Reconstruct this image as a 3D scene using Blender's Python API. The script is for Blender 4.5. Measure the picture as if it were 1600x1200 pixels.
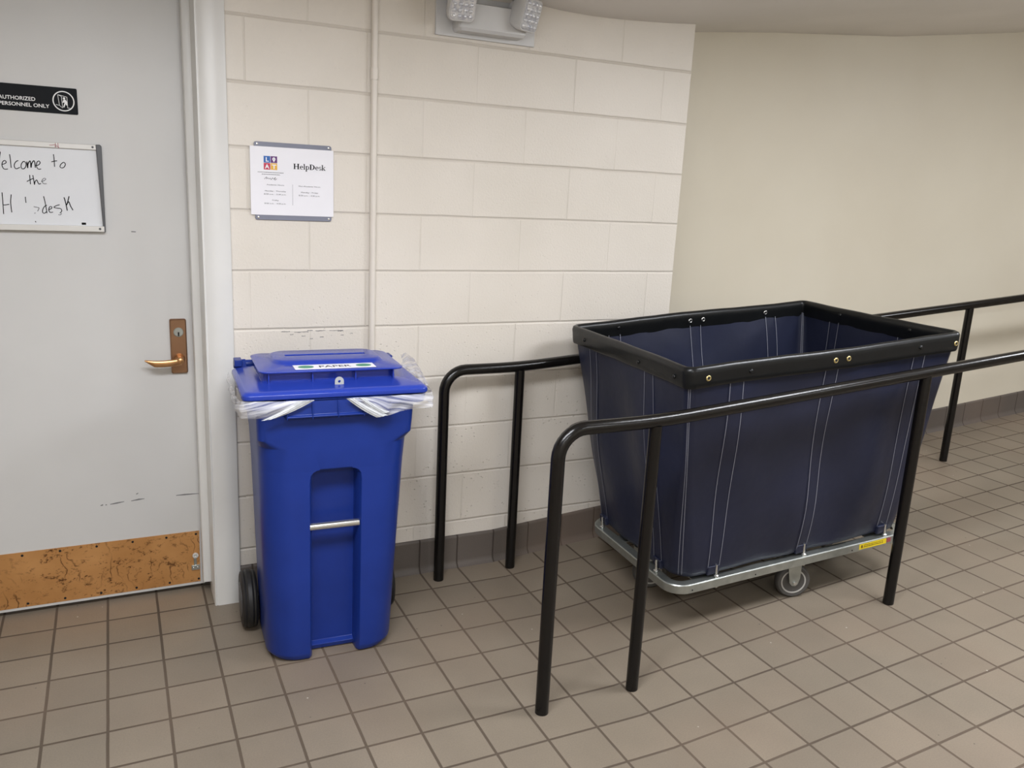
import bpy, bmesh, math, random
from mathutils import Vector, Matrix

for o in list(bpy.data.objects):
    bpy.data.objects.remove(o, do_unlink=True)
SC = bpy.context.scene
COL = SC.collection
PI = math.pi
random.seed(4)

# ------------------------------------------------------------------ camera
cam_d = bpy.data.cameras.new('camera')
cam = bpy.data.objects.new('camera', cam_d)
COL.objects.link(cam)
cam_d.sensor_width = 36.0
cam_d.lens = 36.0 * 1291.285 / 1600.0
cam_d.clip_start = 0.05
PITCH, ROLL, YAW = -0.23187, -0.05015, -0.45371
Rcw = Matrix.Rotation(YAW, 3, 'Z') @ Matrix.Rotation(PITCH, 3, 'X') @ Matrix.Rotation(ROLL, 3, 'Y')
Rb = Matrix((Rcw.col[0], Rcw.col[2], -Rcw.col[1])).transposed()
cam.matrix_world = Matrix.Translation((-0.6178, -2.9324, 1.5321)) @ Rb.to_4x4()
SC.camera = cam

# ------------------------------------------------------------------ light and exposure
SC.view_settings.view_transform = 'Standard'
SC.view_settings.look = 'None'
SC.view_settings.gamma = 1.0
SC.view_settings.exposure = 0.63
SC.view_settings.use_curve_mapping = False
wd = bpy.data.worlds.new('world')
SC.world = wd
wd.use_nodes = True
wd.node_tree.nodes['Background'].inputs[0].default_value = (0.9, 0.95, 1.0, 1)
wd.node_tree.nodes['Background'].inputs[1].default_value = 0.05


def area(name, loc, sx, sy, power, col):
    l = bpy.data.lights.new(name, 'AREA')
    l.shape = 'RECTANGLE'
    l.size = sx
    l.size_y = sy
    l.energy = power
    l.color = col
    o = bpy.data.objects.new(name, l)
    o.location = loc
    COL.objects.link(o)
    return o


LC = (0.96, 0.985, 1.04)
area('ceiling_lamp_or_fill', (-0.45, -1.75, 2.165), 1.3, 0.45, 30, LC)
area('ceiling_lamp_or_fill', (2.0, -1.65, 2.24), 1.3, 0.45, 33, LC)
area('ceiling_lamp_or_fill', (4.5, -1.65, 2.54), 1.3, 0.45, 34, LC)
# added fill: soft point lights that brighten the ceiling and the wall tops


def glow(name, loc, power):
    l = bpy.data.lights.new(name, 'POINT')
    l.shadow_soft_size = .12
    l.energy = power
    l.color = LC
    o = bpy.data.objects.new(name, l)
    o.location = loc
    COL.objects.link(o)


for gx, gy, gz, gp in ((-.75, -1.75, 2.03, 4), (-.15, -1.75, 2.03, 4), (1.7, -1.65, 2.10, 4.6), (2.3, -1.65, 2.12, 4.6), (4.2, -1.65, 2.36, 5), (4.8, -1.65, 2.40, 5)):
    glow('upper_fill_light', (gx, gy, gz), gp)
area('ceiling_lamp_or_fill', (-0.6, -3.7, 2.165), 1.3, 0.4, 26, LC)  # this and the next two: fill row added to light the walls frontally
area('ceiling_lamp_or_fill', (1.8, -3.7, 2.23), 1.3, 0.4, 26, LC)
area('ceiling_lamp_or_fill', (4.3, -3.7, 2.52), 1.3, 0.4, 20, LC)

# ------------------------------------------------------------------ helpers


def flat(mb, poly, y):
    mb.add([(a, y, b) for a, b in poly], [tuple(range(len(poly)))])


class MB:
    """collects geometry, then links it as ONE mesh object"""

    def __init__(s):
        s.v = []
        s.f = []
        s.uv = None

    def add(s, vs, fs):
        n = len(s.v)
        s.v += [tuple(p) for p in vs]
        s.f += [tuple(i + n for i in f) for f in fs]
        return s

    def box(s, a, b):
        x0, y0, z0 = a
        x1, y1, z1 = b
        return s.add([(x0, y0, z0), (x1, y0, z0), (x1, y1, z0), (x0, y1, z0), (x0, y0, z1), (x1, y0, z1), (x1, y1, z1), (x0, y1, z1)],
                     [(0, 3, 2, 1), (4, 5, 6, 7), (0, 1, 5, 4), (1, 2, 6, 5), (2, 3, 7, 6), (3, 0, 4, 7)])

    def loft(s, loops, cap0=True, cap1=True, closed=True):
        n = len(loops[0])
        vs = [p for l in loops for p in l]
        fs = []
        m = n if closed else n - 1
        for k in range(len(loops) - 1):
            for i in range(m):
                j = (i + 1) % n
                fs.append((k * n + i, k * n + j, (k + 1) * n + j, (k + 1) * n + i))
        if cap0:
            fs.append(tuple(range(n))[::-1])
        if cap1:
            fs.append(tuple((len(loops) - 1) * n + i for i in range(n)))
        return s.add(vs, fs)

    def prism(s, poly, f0, f1):
        """poly: 2D points; f0/f1 map a 2D point to the two 3D ends"""
        return s.loft([[f0(p) for p in poly], [f1(p) for p in poly]])

    def tube(s, path, r, n=16, caps=True):
        path = [Vector(p) for p in path]
        loops = []
        up = None
        for i, p in enumerate(path):
            if i == 0:
                t = path[1] - p
            elif i == len(path) - 1:
                t = p - path[-2]
            else:
                t = (path[i + 1] - p).normalized() + (p - path[i - 1]).normalized()
            t.normalize()
            if up is None:
                a = Vector((0, 0, 1)) if abs(t.z) < .9 else Vector((0, 1, 0))
                up = (a - t * a.dot(t)).normalized()
            else:
                up = (up - t * up.dot(t)).normalized()
            sd = t.cross(up)
            rr = r[i] if isinstance(r, (list, tuple)) else r
            loops.append([p + (up * math.cos(q) + sd * math.sin(q)) * rr for q in [2 * PI * k / n for k in range(n)]])
        return s.loft(loops, caps, caps)

    def lathe(s, prof, c, ax, n=28):
        """prof: (radius, height along axis)"""
        c = Vector(c)
        ax = Vector(ax).normalized()
        a = Vector((0, 0, 1)) if abs(ax.z) < .9 else Vector((1, 0, 0))
        u = (a - ax * a.dot(ax)).normalized()
        w = ax.cross(u)
        loops = [[c + ax * h + (u * math.cos(q) + w * math.sin(q)) * max(r, 1e-5) for q in [2 * PI * k / n for k in range(n)]] for r, h in prof]
        return s.loft(loops)

    def ribbon(s, pts, nrm, w):
        """thin strip of width w along pts, lying across the normals"""
        vs = []
        for i, p in enumerate(pts):
            p = Vector(p)
            t = Vector(pts[min(i + 1, len(pts) - 1)]) - Vector(pts[max(i - 1, 0)])
            nn = nrm[i] if isinstance(nrm, list) else nrm
            sd = t.cross(Vector(nn)).normalized() * w / 2
            vs += [p - sd, p + sd]
        return s.add(vs, [(2 * i, 2 * i + 1, 2 * i + 3, 2 * i + 2) for i in range(len(pts) - 1)])

    def obj(s, name, mat, parent=None, smooth=True, angle=35, bevel=0, seg=2, fix=True):
        me = bpy.data.meshes.new(name)
        me.from_pydata(s.v, [], s.f)
        if fix:
            bm = bmesh.new()
            bm.from_mesh(me)
            bmesh.ops.recalc_face_normals(bm, faces=bm.faces)
            bm.to_mesh(me)
            bm.free()
        me.update()
        if s.uv is not None:
            l = me.uv_layers.new(name='UVMap')
            for lp in me.loops:
                l.data[lp.index].uv = s.uv[lp.vertex_index]
        if smooth:
            me.shade_smooth()
            me.set_sharp_from_angle(angle=math.radians(angle))
        me.materials.append(mat)
        o = bpy.data.objects.new(name, me)
        COL.objects.link(o)
        if parent is not None:
            o.parent = parent
        if bevel:
            b = o.modifiers.new('bevel', 'BEVEL')
            b.width = bevel
            b.segments = seg
            b.limit_method = 'ANGLE'
            b.angle_limit = math.radians(40)
        return o


def tag(o, label=None, cat=None, group=None, kind=None):
    if label:
        o['label'] = label
    if cat:
        o['category'] = cat
    if group:
        o['group'] = group
    if kind:
        o['kind'] = kind
    return o


def struct(o, label=None):
    o['kind'] = 'structure'
    if label:
        o['label'] = label
    return o


def empty(name, loc, label, cat, rot=None):
    o = bpy.data.objects.new(name, None)
    COL.objects.link(o)
    o.location = loc
    if rot is not None:
        o.rotation_euler = rot
    tag(o, label, cat)
    o.empty_display_size = .1
    return o


def rrect(x0, x1, y0, y1, r, z, n=5):
    """rounded rectangle loop, counter-clockwise, r = one radius or four (front-left, front-right, back-right, back-left)"""
    if not isinstance(r, (list, tuple)):
        r = (r,) * 4
    out = []
    for (cx, cy, rr, a0) in ((x0 + r[0], y0 + r[0], r[0], PI), (x1 - r[1], y0 + r[1], r[1], 1.5 * PI),
                             (x1 - r[2], y1 - r[2], r[2], 0), (x0 + r[3], y1 - r[3], r[3], .5 * PI)):
        for k in range(n + 1):
            a = a0 + .5 * PI * k / n
            out.append((cx + rr * math.cos(a), cy + rr * math.sin(a), z))
    return out


def srgb(r, g, b):
    def c(x):
        x /= 255
        return x / 12.92 if x <= .04045 else ((x + .055) / 1.055) ** 2.4
    return (c(r), c(g), c(b), 1)


class Mat:
    def __init__(s, name, col, rough=.5, metal=0, spec=.5):
        s.m = bpy.data.materials.new(name)
        s.m.use_nodes = True
        s.t = s.m.node_tree
        s.b = s.t.nodes['Principled BSDF']
        s.b.inputs['Base Color'].default_value = col
        s.b.inputs['Roughness'].default_value = rough
        s.b.inputs['Metallic'].default_value = metal
        s.b.inputs['Specular IOR Level'].default_value = spec
        s.col = None

    def n(s, typ, **kw):
        nd = s.t.nodes.new(typ)
        for k, v in kw.items():
            if k in nd.inputs:
                nd.inputs[k].default_value = v
            else:
                setattr(nd, k, v)
        return nd

    def l(s, a, b):
        s.t.links.new(a, b)

    def coord(s, kind='Object', scale=(1, 1, 1), loc=(0, 0, 0)):
        tc = s.n('ShaderNodeTexCoord')
        mp = s.n('ShaderNodeMapping')
        mp.inputs['Scale'].default_value = scale
        mp.inputs['Location'].default_value = loc
        s.l(tc.outputs[kind], mp.inputs['Vector'])
        return mp.outputs['Vector']

    def noise(s, vec, scale, detail=3, rough=.55):
        nd = s.n('ShaderNodeTexNoise', Scale=scale, Detail=detail, Roughness=rough)
        s.l(vec, nd.inputs['Vector'])
        return nd.outputs['Fac']

    def ramp(s, fac, stops):
        r = s.n('ShaderNodeValToRGB')
        while len(r.color_ramp.elements) < len(stops):
            r.color_ramp.elements.new(.5)
        for e, (p, c) in zip(r.color_ramp.elements, stops):
            e.position = p
            e.color = c if len(c) == 4 else (*c, 1)
        s.l(fac, r.inputs[0])
        return r.outputs['Color']

    def mix(s, fac, a, b, mode='MIX'):
        m = s.n('ShaderNodeMix', data_type='RGBA', blend_type=mode)
        for sock, v in ((m.inputs[0], fac), (m.inputs[6], a), (m.inputs[7], b)):
            if hasattr(v, 'links'):
                s.l(v, sock)
            else:
                sock.default_value = v
        return m.outputs[2]

    def math(s, op, a, b=0.):
        m = s.n('ShaderNodeMath', operation=op)
        for sock, v in ((m.inputs[0], a), (m.inputs[1], b)):
            if hasattr(v, 'links'):
                s.l(v, sock)
            else:
                sock.default_value = v
        return m.outputs[0]

    def base(s, c):
        s.l(c, s.b.inputs['Base Color'])

    def bump(s, h, strength=.3, dist=.002):
        bp = s.n('ShaderNodeBump', Strength=strength, Distance=dist)
        s.l(h, bp.inputs['Height'])
        s.l(bp.outputs['Normal'], s.b.inputs['Normal'])
        return s


def grey(v):
    return (v, v, v, 1)


def plain(name, col, rough=.5, metal=0, var=.06, scale=8, bump=0, bscale=200, spec=.5):
    """a procedural material: a colour with a little mottling and optional fine bump"""
    m = Mat(name, col, rough, metal, spec)
    v = m.coord()
    f = m.noise(v, scale)
    dark = tuple(c * (1 - var) for c in col[:3]) + (1,)
    lite = tuple(min(1, c * (1 + var)) for c in col[:3]) + (1,)
    m.base(m.ramp(f, [(.3, dark), (.7, lite)]))
    if bump:
        m.bump(m.noise(v, bscale), bump, .001)
    return m.m


# ------------------------------------------------------------------ materials
# painted concrete block
BM = Mat('painted_block', srgb(226, 214, 198), .42)
vec = BM.coord('Object')
sep = BM.n('ShaderNodeSeparateXYZ')
BM.l(vec, sep.inputs[0])
wob = BM.noise(vec, 3.5, 2)
wb2 = BM.math('MULTIPLY', BM.math('SUBTRACT', wob, .5), .006)
cmb = BM.n('ShaderNodeCombineXYZ')
BM.l(BM.math('ADD', sep.outputs[0], 4.064), cmb.inputs[0])
BM.l(BM.math('ADD', BM.math('ADD', sep.outputs[2], 10 * .2032 - .1997), wb2), cmb.inputs[1])
br = BM.n('ShaderNodeTexBrick', offset=.5, offset_frequency=2, squash=1.0)
BM.l(cmb.outputs[0], br.inputs['Vector'])
for k, v in (('Scale', 1.0), ('Mortar Size', .0035), ('Mortar Smooth', .6), ('Brick Width', .4064), ('Row Height', .2032), ('Bias', 0.0)):
    br.inputs[k].default_value = v
br.inputs['Color1'].default_value = (1, 1, 1, 1)
br.inputs['Color2'].default_value = (.93, .93, .93, 1)
br.inputs['Mortar'].default_value = (.9, .9, .9, 1)
fine = BM.noise(vec, 120, 4, .6)
big = BM.noise(vec, 2.2, 2)
vor = BM.n('ShaderNodeTexVoronoi', Scale=55)
BM.l(vec, vor.inputs['Vector'])
gate = BM.ramp(BM.noise(vec, 9, 2), [(.42, grey(0)), (.58, grey(1))])
pit = BM.math('MULTIPLY', BM.ramp(vor.outputs['Distance'], [(.08, grey(1)), (.2, grey(0))]), gate)
# more pits in the raw lower courses, fewer coats of paint there
low = BM.ramp(BM.math('MULTIPLY', sep.outputs[2], .5), [(.3, grey(1)), (.62, grey(.15))])
pit = BM.math('MULTIPLY', pit, low)
# joints: horizontal deeper than vertical (painted over), driven by the mortar factor
frz = BM.math('FRACT', BM.math('DIVIDE', BM.math('ADD', BM.math('ADD', sep.outputs[2], 10 * .2032 - .1997), wb2), .2032))
dz = BM.math('MINIMUM', frz, BM.math('SUBTRACT', 1.0, frz))
hj = BM.ramp(dz, [(.006, grey(1)), (.03, grey(0))])
vj = BM.math('MULTIPLY', br.outputs['Fac'], BM.ramp(BM.noise(vec, 2.6, 2), [(.35, grey(.15)), (.65, grey(.6))]))
joint = BM.math('MAXIMUM', hj, vj)
h = BM.math('SUBTRACT', BM.math('MULTIPLY', fine, .36), joint)
h = BM.math('SUBTRACT', h, BM.math('MULTIPLY', pit, .9))
BM.bump(h, .62, .005)
c = BM.ramp(big, [(.3, srgb(213, 206, 195)), (.7, srgb(220, 213, 203))])
c = BM.mix(BM.math('MULTIPLY', joint, .22), c, srgb(168, 156, 140))
c = BM.mix(BM.math('MULTIPLY', pit, .2), c, srgb(140, 128, 112))
BM.base(c)
M_BLOCK = BM.m

PL = Mat('smooth_plaster', srgb(214, 204, 182), .5)
v = PL.coord()
PL.base(PL.ramp(PL.noise(v, 1.3, 3), [(.3, srgb(206, 198, 180)), (.7, srgb(212, 205, 188))]))
PL.bump(PL.noise(v, 160, 3), .08, .001)
M_PLASTER = PL.m

CE = Mat('ceiling_paint', srgb(205, 198, 190), .7)
v = CE.coord()
CE.base(CE.ramp(CE.noise(v, 2, 3), [(.3, srgb(228, 224, 219)), (.7, srgb(234, 230, 226))]))
CE.bump(CE.noise(v, 90, 4), .12, .001)
M_CEIL = CE.m


def tile_mat(name, base_a, base_b, grout, mortar, voff, rowh, tone=None):
    T = Mat(name, base_a, .46, spec=.4)
    tc = T.n('ShaderNodeTexCoord')
    b = T.n('ShaderNodeTexBrick', offset=0.0, offset_frequency=2)
    nz = T.n('ShaderNodeTexNoise', Scale=7, Detail=2)
    T.l(tc.outputs['UV'], nz.inputs['Vector'])
    sc = T.n('ShaderNodeVectorMath', operation='SCALE')
    T.l(nz.outputs['Color'], sc.inputs[0])
    sc.inputs['Scale'].default_value = .0022
    ad = T.n('ShaderNodeVectorMath', operation='ADD')
    T.l(tc.outputs['UV'], ad.inputs[0])
    T.l(sc.outputs[0], ad.inputs[1])
    T.l(ad.outputs[0], b.inputs['Vector'])
    for k, vv in (('Scale', 1.0), ('Mortar Size', mortar), ('Mortar Smooth', .35), ('Brick Width', .1625), ('Row Height', rowh), ('Bias', 0.0)):
        b.inputs[k].default_value = vv
    b.inputs['Color1'].default_value = base_a
    b.inputs['Color2'].default_value = base_b
    b.inputs['Mortar'].default_value = grout
    n1 = T.n('ShaderNodeTexNoise', Scale=5.0, Detail=3)
    n2 = T.n('ShaderNodeTexNoise', Scale=220.0, Detail=3)
    n3 = T.n('ShaderNodeTexNoise', Scale=1.6, Detail=2)
    for q in (n1, n2, n3):
        T.l(tc.outputs['UV'], q.inputs['Vector'])
    c = T.mix(.28, b.outputs['Color'], T.ramp(n1.outputs['Fac'], [(.3, (.62, .6, .6, 1)), (.7, (1, 1, 1, 1))]), 'MULTIPLY')
    c = T.mix(.2, c, T.ramp(n2.outputs['Fac'], [(.35, (.55, .55, .55, 1)), (.6, (1, 1, 1, 1))]), 'MULTIPLY')
    c = T.mix(T.ramp(n3.outputs['Fac'], [(.45, grey(0)), (.75, grey(.25))]), c, srgb(140, 118, 100))
    vs_ = T.n('ShaderNodeTexVoronoi', Scale=16)
    T.l(tc.outputs['UV'], vs_.inputs['Vector'])
    spk = T.math('MULTIPLY', T.ramp(vs_.outputs['Distance'], [(.035, grey(1)), (.05, grey(0))]), T.ramp(n3.outputs['Fac'], [(.52, grey(0)), (.56, grey(1))]))
    c = T.mix(T.math('MULTIPLY', spk, .7), c, T.ramp(vs_.outputs['Color'], [(.55, srgb(48, 42, 36)), (.6, srgb(205, 200, 190))]))
    T.base(c)
    hgt = T.math('SUBTRACT', T.math('MULTIPLY', n2.outputs['Fac'], .12), b.outputs['Fac'])
    T.bump(hgt, .5, .0022)
    T.l(T.ramp(b.outputs['Fac'], [(0, grey(.44)), (1, grey(.85))]), T.b.inputs['Roughness'])
    return T.m


M_TILE = tile_mat('quarry_tile', srgb(133, 122, 107), srgb(124, 114, 100), srgb(84, 73, 61), .0048, 0, .1625)
M_BASE = tile_mat('cove_tile', srgb(98, 90, 84), srgb(92, 85, 79), srgb(64, 56, 50), .0038, 0, 5.0)

M_DOOR = plain('door_paint', srgb(198, 197, 195), .42, var=.03, scale=2.5, bump=.05, bscale=150)
M_FRAME = plain('frame_paint', srgb(214, 213, 210), .35, var=.03, scale=5, bump=.08, bscale=40)
M_STEEL = plain('galvanised_steel', srgb(168, 172, 168), .34, .85, var=.12, scale=30)
M_CHROME = plain('bright_zinc', srgb(205, 205, 202), .22, .9, var=.05, scale=30)
M_BRONZE = plain('satin_bronze', srgb(150, 116, 90), .33, .85, var=.07, scale=14)
M_BRONZE2 = plain('worn_bronze', srgb(196, 150, 104), .28, .9, var=.07, scale=30)
M_RAIL = Mat('black_rail_paint', srgb(16, 14, 13), .22, spec=.35)
v = M_RAIL.coord()
M_RAIL.bump(M_RAIL.noise(v, 60, 3), .25, .0015)
wear = M_RAIL.ramp(M_RAIL.noise(v, 26, 4, .7), [(.72, grey(0)), (.76, grey(1))])
M_RAIL.base(M_RAIL.mix(M_RAIL.math('MULTIPLY', wear, .2), srgb(15, 13, 12), srgb(90, 62, 48)))
M_RAIL = M_RAIL.m
M_BLUE = plain('blue_plastic', srgb(25, 49, 126), .34, var=.07, scale=6, bump=.1, bscale=300, spec=.3)
M_BLUE_LID = plain('blue_lid_plastic', srgb(38, 60, 156), .2, var=.06, scale=7, bump=.04, bscale=260, spec=.4)
M_RUBBER = plain('black_rubber', srgb(26, 25, 25), .55, var=.2, scale=25, bump=.2, bscale=60)
M_DARK = plain('dark_void', srgb(14, 14, 16), .8, var=.1)
M_INK = plain('black_ink', srgb(16, 16, 18), .7, var=.1, spec=.1)
M_FADE = plain('faded_ink', srgb(66, 66, 72), .7, var=.1, spec=.1)
M_WHITE = plain('white_paper', srgb(232, 231, 236), .55, var=.015)
M_BOARD = plain('whiteboard_face', srgb(214, 216, 220), .2, var=.015)
M_ALU = plain('white_aluminium', srgb(206, 204, 200), .35, .1, var=.03)
M_GREYP = plain('dark_grey_plastic', srgb(78, 79, 82), .45, var=.06)
M_HOLD = plain('blue_grey_acrylic', srgb(124, 127, 142), .3, var=.05)
M_SIGN = plain('black_sign_plastic', srgb(20, 23, 27), .6, var=.08, spec=.15)
M_SIGNW = plain('sign_white', srgb(232, 232, 232), .5, var=.01)
M_UNIT = plain('unit_white_plastic', srgb(205, 205, 205), .4, var=.02)
M_PIPE = plain('painted_conduit', srgb(219, 212, 202), .4, var=.03, scale=9, bump=.1, bscale=60)
M_GRN = plain('label_green', srgb(70, 138, 108), .5, var=.03)
M_YEL = plain('label_yellow', srgb(226, 200, 30), .5, var=.04)
M_RED = plain('label_red', srgb(150, 70, 80), .5, var=.04)
M_BRASS = plain('brass_eyelet', srgb(206, 186, 128), .3, .8, var=.05)
M_VINYL = plain('black_vinyl', srgb(20, 21, 22), .3, var=.12, scale=20, bump=.3, bscale=45, spec=.3)
M_THREAD = plain('grey_thread', srgb(128, 130, 142), .8, var=.05)
M_TYRE = plain('grey_caster_tyre', srgb(70, 68, 66), .55, var=.08)
M_HUB = plain('pale_caster_hub', srgb(166, 164, 160), .4, var=.04)
M_SCUFF = plain('scuff_grey', srgb(112, 112, 112), .6, var=.2, scale=60)

NV = Mat('navy_canvas', srgb(44, 48, 76), .42, spec=.35)
v = NV.coord()
NV.base(NV.ramp(NV.noise(v, 4, 4), [(.3, srgb(27, 31, 49)), (.7, srgb(33, 37, 58))]))
h = NV.math('ADD', NV.math('MULTIPLY', NV.noise(v, 6, 3), 1.0), NV.math('MULTIPLY', NV.noise(v, 380, 2), .03))
NV.bump(h, .3, .012)
M_NAVY = NV.m

KP = Mat('worn_brass_plate', srgb(190, 132, 76), .38, .55)
v = KP.coord()
v2 = KP.coord('Object', (1, 1, 1.6))
a = KP.noise(v, 5, 3)
base = KP.ramp(a, [(.3, srgb(190, 136, 80)), (.7, srgb(216, 162, 104))])
n1 = KP.noise(v2, 30, 6, .8)
cl = KP.ramp(KP.noise(v, 3.2, 2), [(.36, grey(.15)), (.56, grey(1))])
sp = KP.math('MULTIPLY', KP.ramp(n1, [(.55, grey(0)), (.63, grey(1))]), cl)
w = KP.n('ShaderNodeTexWave', Scale=9, Distortion=14, Detail=4)
KP.l(v, w.inputs['Vector'])
sw = KP.math('MULTIPLY', KP.ramp(w.outputs['Fac'], [(.0, grey(1)), (.1, grey(0))]), KP.ramp(KP.noise(v, 7, 2), [(.5, grey(0)), (.6, grey(1))]))
dk = KP.math('MAXIMUM', sp, KP.math('MULTIPLY', sw, .8))
KP.base(KP.mix(dk, base, srgb(88, 52, 28)))
M_KICK = KP.m

BG = bpy.data.materials.new('clear_bin_liner')
BG.use_nodes = True
t = BG.node_tree
pb = t.nodes['Principled BSDF']
pb.inputs['Base Color'].default_value = srgb(232, 233, 240)
pb.inputs['Roughness'].default_value = .22
tc = t.nodes.new('ShaderNodeTexCoord')
mp = t.nodes.new('ShaderNodeMapping')
mp.inputs['Scale'].default_value = (5, 90, 1)
t.links.new(tc.outputs['UV'], mp.inputs['Vector'])
nz = t.nodes.new('ShaderNodeTexNoise')
nz.inputs['Scale'].default_value = 1.0
nz.inputs['Detail'].default_value = 3
t.links.new(mp.outputs[0], nz.inputs['Vector'])
rp = t.nodes.new('ShaderNodeValToRGB')
rp.color_ramp.elements[0].position = .38
rp.color_ramp.elements[0].color = grey(.16)
rp.color_ramp.elements[1].position = .68
rp.color_ramp.elements[1].color = grey(.72)
t.links.new(nz.outputs['Fac'], rp.inputs[0])
t.links.new(rp.outputs['Color'], pb.inputs['Alpha'])
bp = t.nodes.new('ShaderNodeBump')
bp.inputs['Strength'].default_value = .5
bp.inputs['Distance'].default_value = .004
t.links.new(nz.outputs['Fac'], bp.inputs['Height'])
t.links.new(bp.outputs['Normal'], pb.inputs['Normal'])
M_BAG = BG

LN = Mat('lamp_lens', srgb(214, 216, 222), .12, .35)
v = LN.coord()
LN.base(LN.ramp(LN.noise(v, 60, 2), [(.35, srgb(196, 199, 208)), (.6, srgb(232, 233, 236))]))
M_LENS = LN.m

# ------------------------------------------------------------------ setting
XK, SL = 0.75, 0.0787          # the ramp starts at XK and climbs at SL


def fz(x):
    return max(0.0, (x - XK) * SL)


TS = .1625
XA, XB, YA, YB = -3.0, 8.0, -4.4, .75
mb = MB()
xs = [XA, XK, XB]
vs, fs, uv = [], [], []
U0, V0 = 0.8678 + 20 * TS, 40 * TS - .0017
cs = math.sqrt(1 + SL * SL)
for (x0, x1, du, dv) in ((XA, XK, 0, 0), (XK, XB, -.022, 0)):
    n = len(vs)
    for (x, y) in ((x0, YA), (x1, YA), (x1, YB), (x0, YB)):
        vs.append((x, y, fz(x)))
        uu = x if x <= XK else XK + (x - XK) * cs
        uv.append((uu + U0 + du, y + V0 + dv))
    fs.append((n, n + 1, n + 2, n + 3))
mb.add(vs, fs)
mb.uv = uv
struct(mb.obj('floor', M_TILE, smooth=False, fix=False), 'brown square tiled floor turning into a ramp on the right')

WX1 = 1.555      # right end of the block wall
DX0, DX1 = -1.315, -.352     # door opening
mb = MB().box((-.30, 0, -.05), (WX1, .40, 2.4))
struct(mb.obj('wall_back', M_BLOCK, smooth=False), 'cream painted concrete block wall')
wall_b = bpy.data.objects['wall_back']
rnd = random.Random(8)
for (x, z, w_) in ((-.10, 1.003, .03), (-.055, 1.0, .05), (-.01, 1.005, .02), (.02, 1.003, .035), (.07, 1.002, .05), (.10, 1.0, .02), (.11, .985, .012), (-.07, .992, .012), (-.03, .985, .014), (.145, .99, .01), (.0, .975, .01), (.035, .98, .014)):
    mb = MB()
    up = [(x + w_ * t_ / 6, z + rnd.uniform(.0004, .0016)) for t_ in range(7)]
    dn = [(a_, b_ - rnd.uniform(.0012, .003)) for a_, b_ in up]
    flat(mb, up + dn[::-1], -.0003)
    mb.obj('scuff_mark', M_SCUFF, wall_b, smooth=False, fix=False)['label'] = 'faint grey scuff'
mb = MB().box((DX0 - .05, 0.0, 2.14), (-.30, .40, 2.4))
struct(mb.obj('wall_over_door', M_BLOCK, smooth=False))
mb = MB().box((XA, 0, -.05), (DX0 - .05, .40, 2.4))
struct(mb.obj('wall_back_left', M_BLOCK, smooth=False))
mb = MB().box((WX1 - .2, .28, -.05), (XB, .42, 3.2))
struct(mb.obj('wall_back_right', M_PLASTER, smooth=False), 'smooth beige wall set back beside the ramp')
mb = MB().box((XA - .1, YA - .1, -.05), (XB, YA, 3.2))
struct(mb.obj('wall_front', M_PLASTER, smooth=False))
mb = MB().box((XA - .1, YA, -.05), (XA, .4, 3.2))
struct(mb.obj('wall_left', M_PLASTER, smooth=False))
mb = MB().box((XB, YA, -.05), (XB + .1, .5, 3.3))
struct(mb.obj('wall_right', M_PLASTER, smooth=False))

cp = [(XA, 2.19), (.6, 2.193), (.85, 2.193), (.95, 2.186), (1.05, 2.184), (1.2, 2.187), (1.38, 2.198), (1.555, 2.213), (1.776, 2.247), (2.175, 2.293),
      (2.6, 2.333), (3.0, 2.371), (3.46, 2.434), (3.97, 2.506), (5.0, 2.63), (8.2, 3.02)]
mb = MB()
lo = [(x, YA, z) for x, z in cp] + [(x, YA, z + .1) for x, z in cp[::-1]]
hi = [(x, YB, z) for x, z in cp] + [(x, YB, z + .1) for x, z in cp[::-1]]
mb.loft([lo, hi])
struct(mb.obj('ceiling', M_CEIL, angle=30), 'off-white ceiling rising with the ramp')


def baseboard(name, x0, x1, yw, label, offu):
    xs = sorted(set([x0, x1] + [x for x in (XK - .04, XK, XK + .04) if x0 < x < x1]))
    mb = MB()
    prof = [(0, .137), (-.004, .137), (-.009, .133), (-.010, .125), (-.010, .03), (-.013, .015), (-.022, .004), (-.026, 0), (0, 0)]
    loops = [[(x, yw + a, fz(x) + b) for a, b in prof] for x in xs]
    mb.loft(loops)
    mb.uv = [(p[0] + U0 + offu, 2.0 + p[2]) for p in mb.v]
    struct(mb.obj(name, M_BASE, angle=50), label)


baseboard('baseboard_back', -.262, WX1, 0, 'brown cove tile baseboard under the block wall', 0)
baseboard('baseboard_right', WX1 - .2, XB, .28, 'brown cove tile baseboard climbing along the ramp', -.02)
baseboard('baseboard_left', XA, DX0 - .11, 0, 'brown cove tile baseboard left of the door', 0)

# door frame: steel, painted; profile swept up the right jamb, mirrored on the left, and a head
fr = [(-.262, .02), (-.262, -.017), (-.265, -.02), (-.341, -.02), (-.344, -.017), (-.347, -.0165), (-.3485, -.0185), (-.3515, -.0185), (-.354, -.014),
      (-.354, .09), (-.356, .0935), (-.3785, .0935), (-.381, .096), (-.381, .145), (-.352, .152), (-.352, .2), (-.30, .2), (-.30, .02)]
mb = MB()
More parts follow.
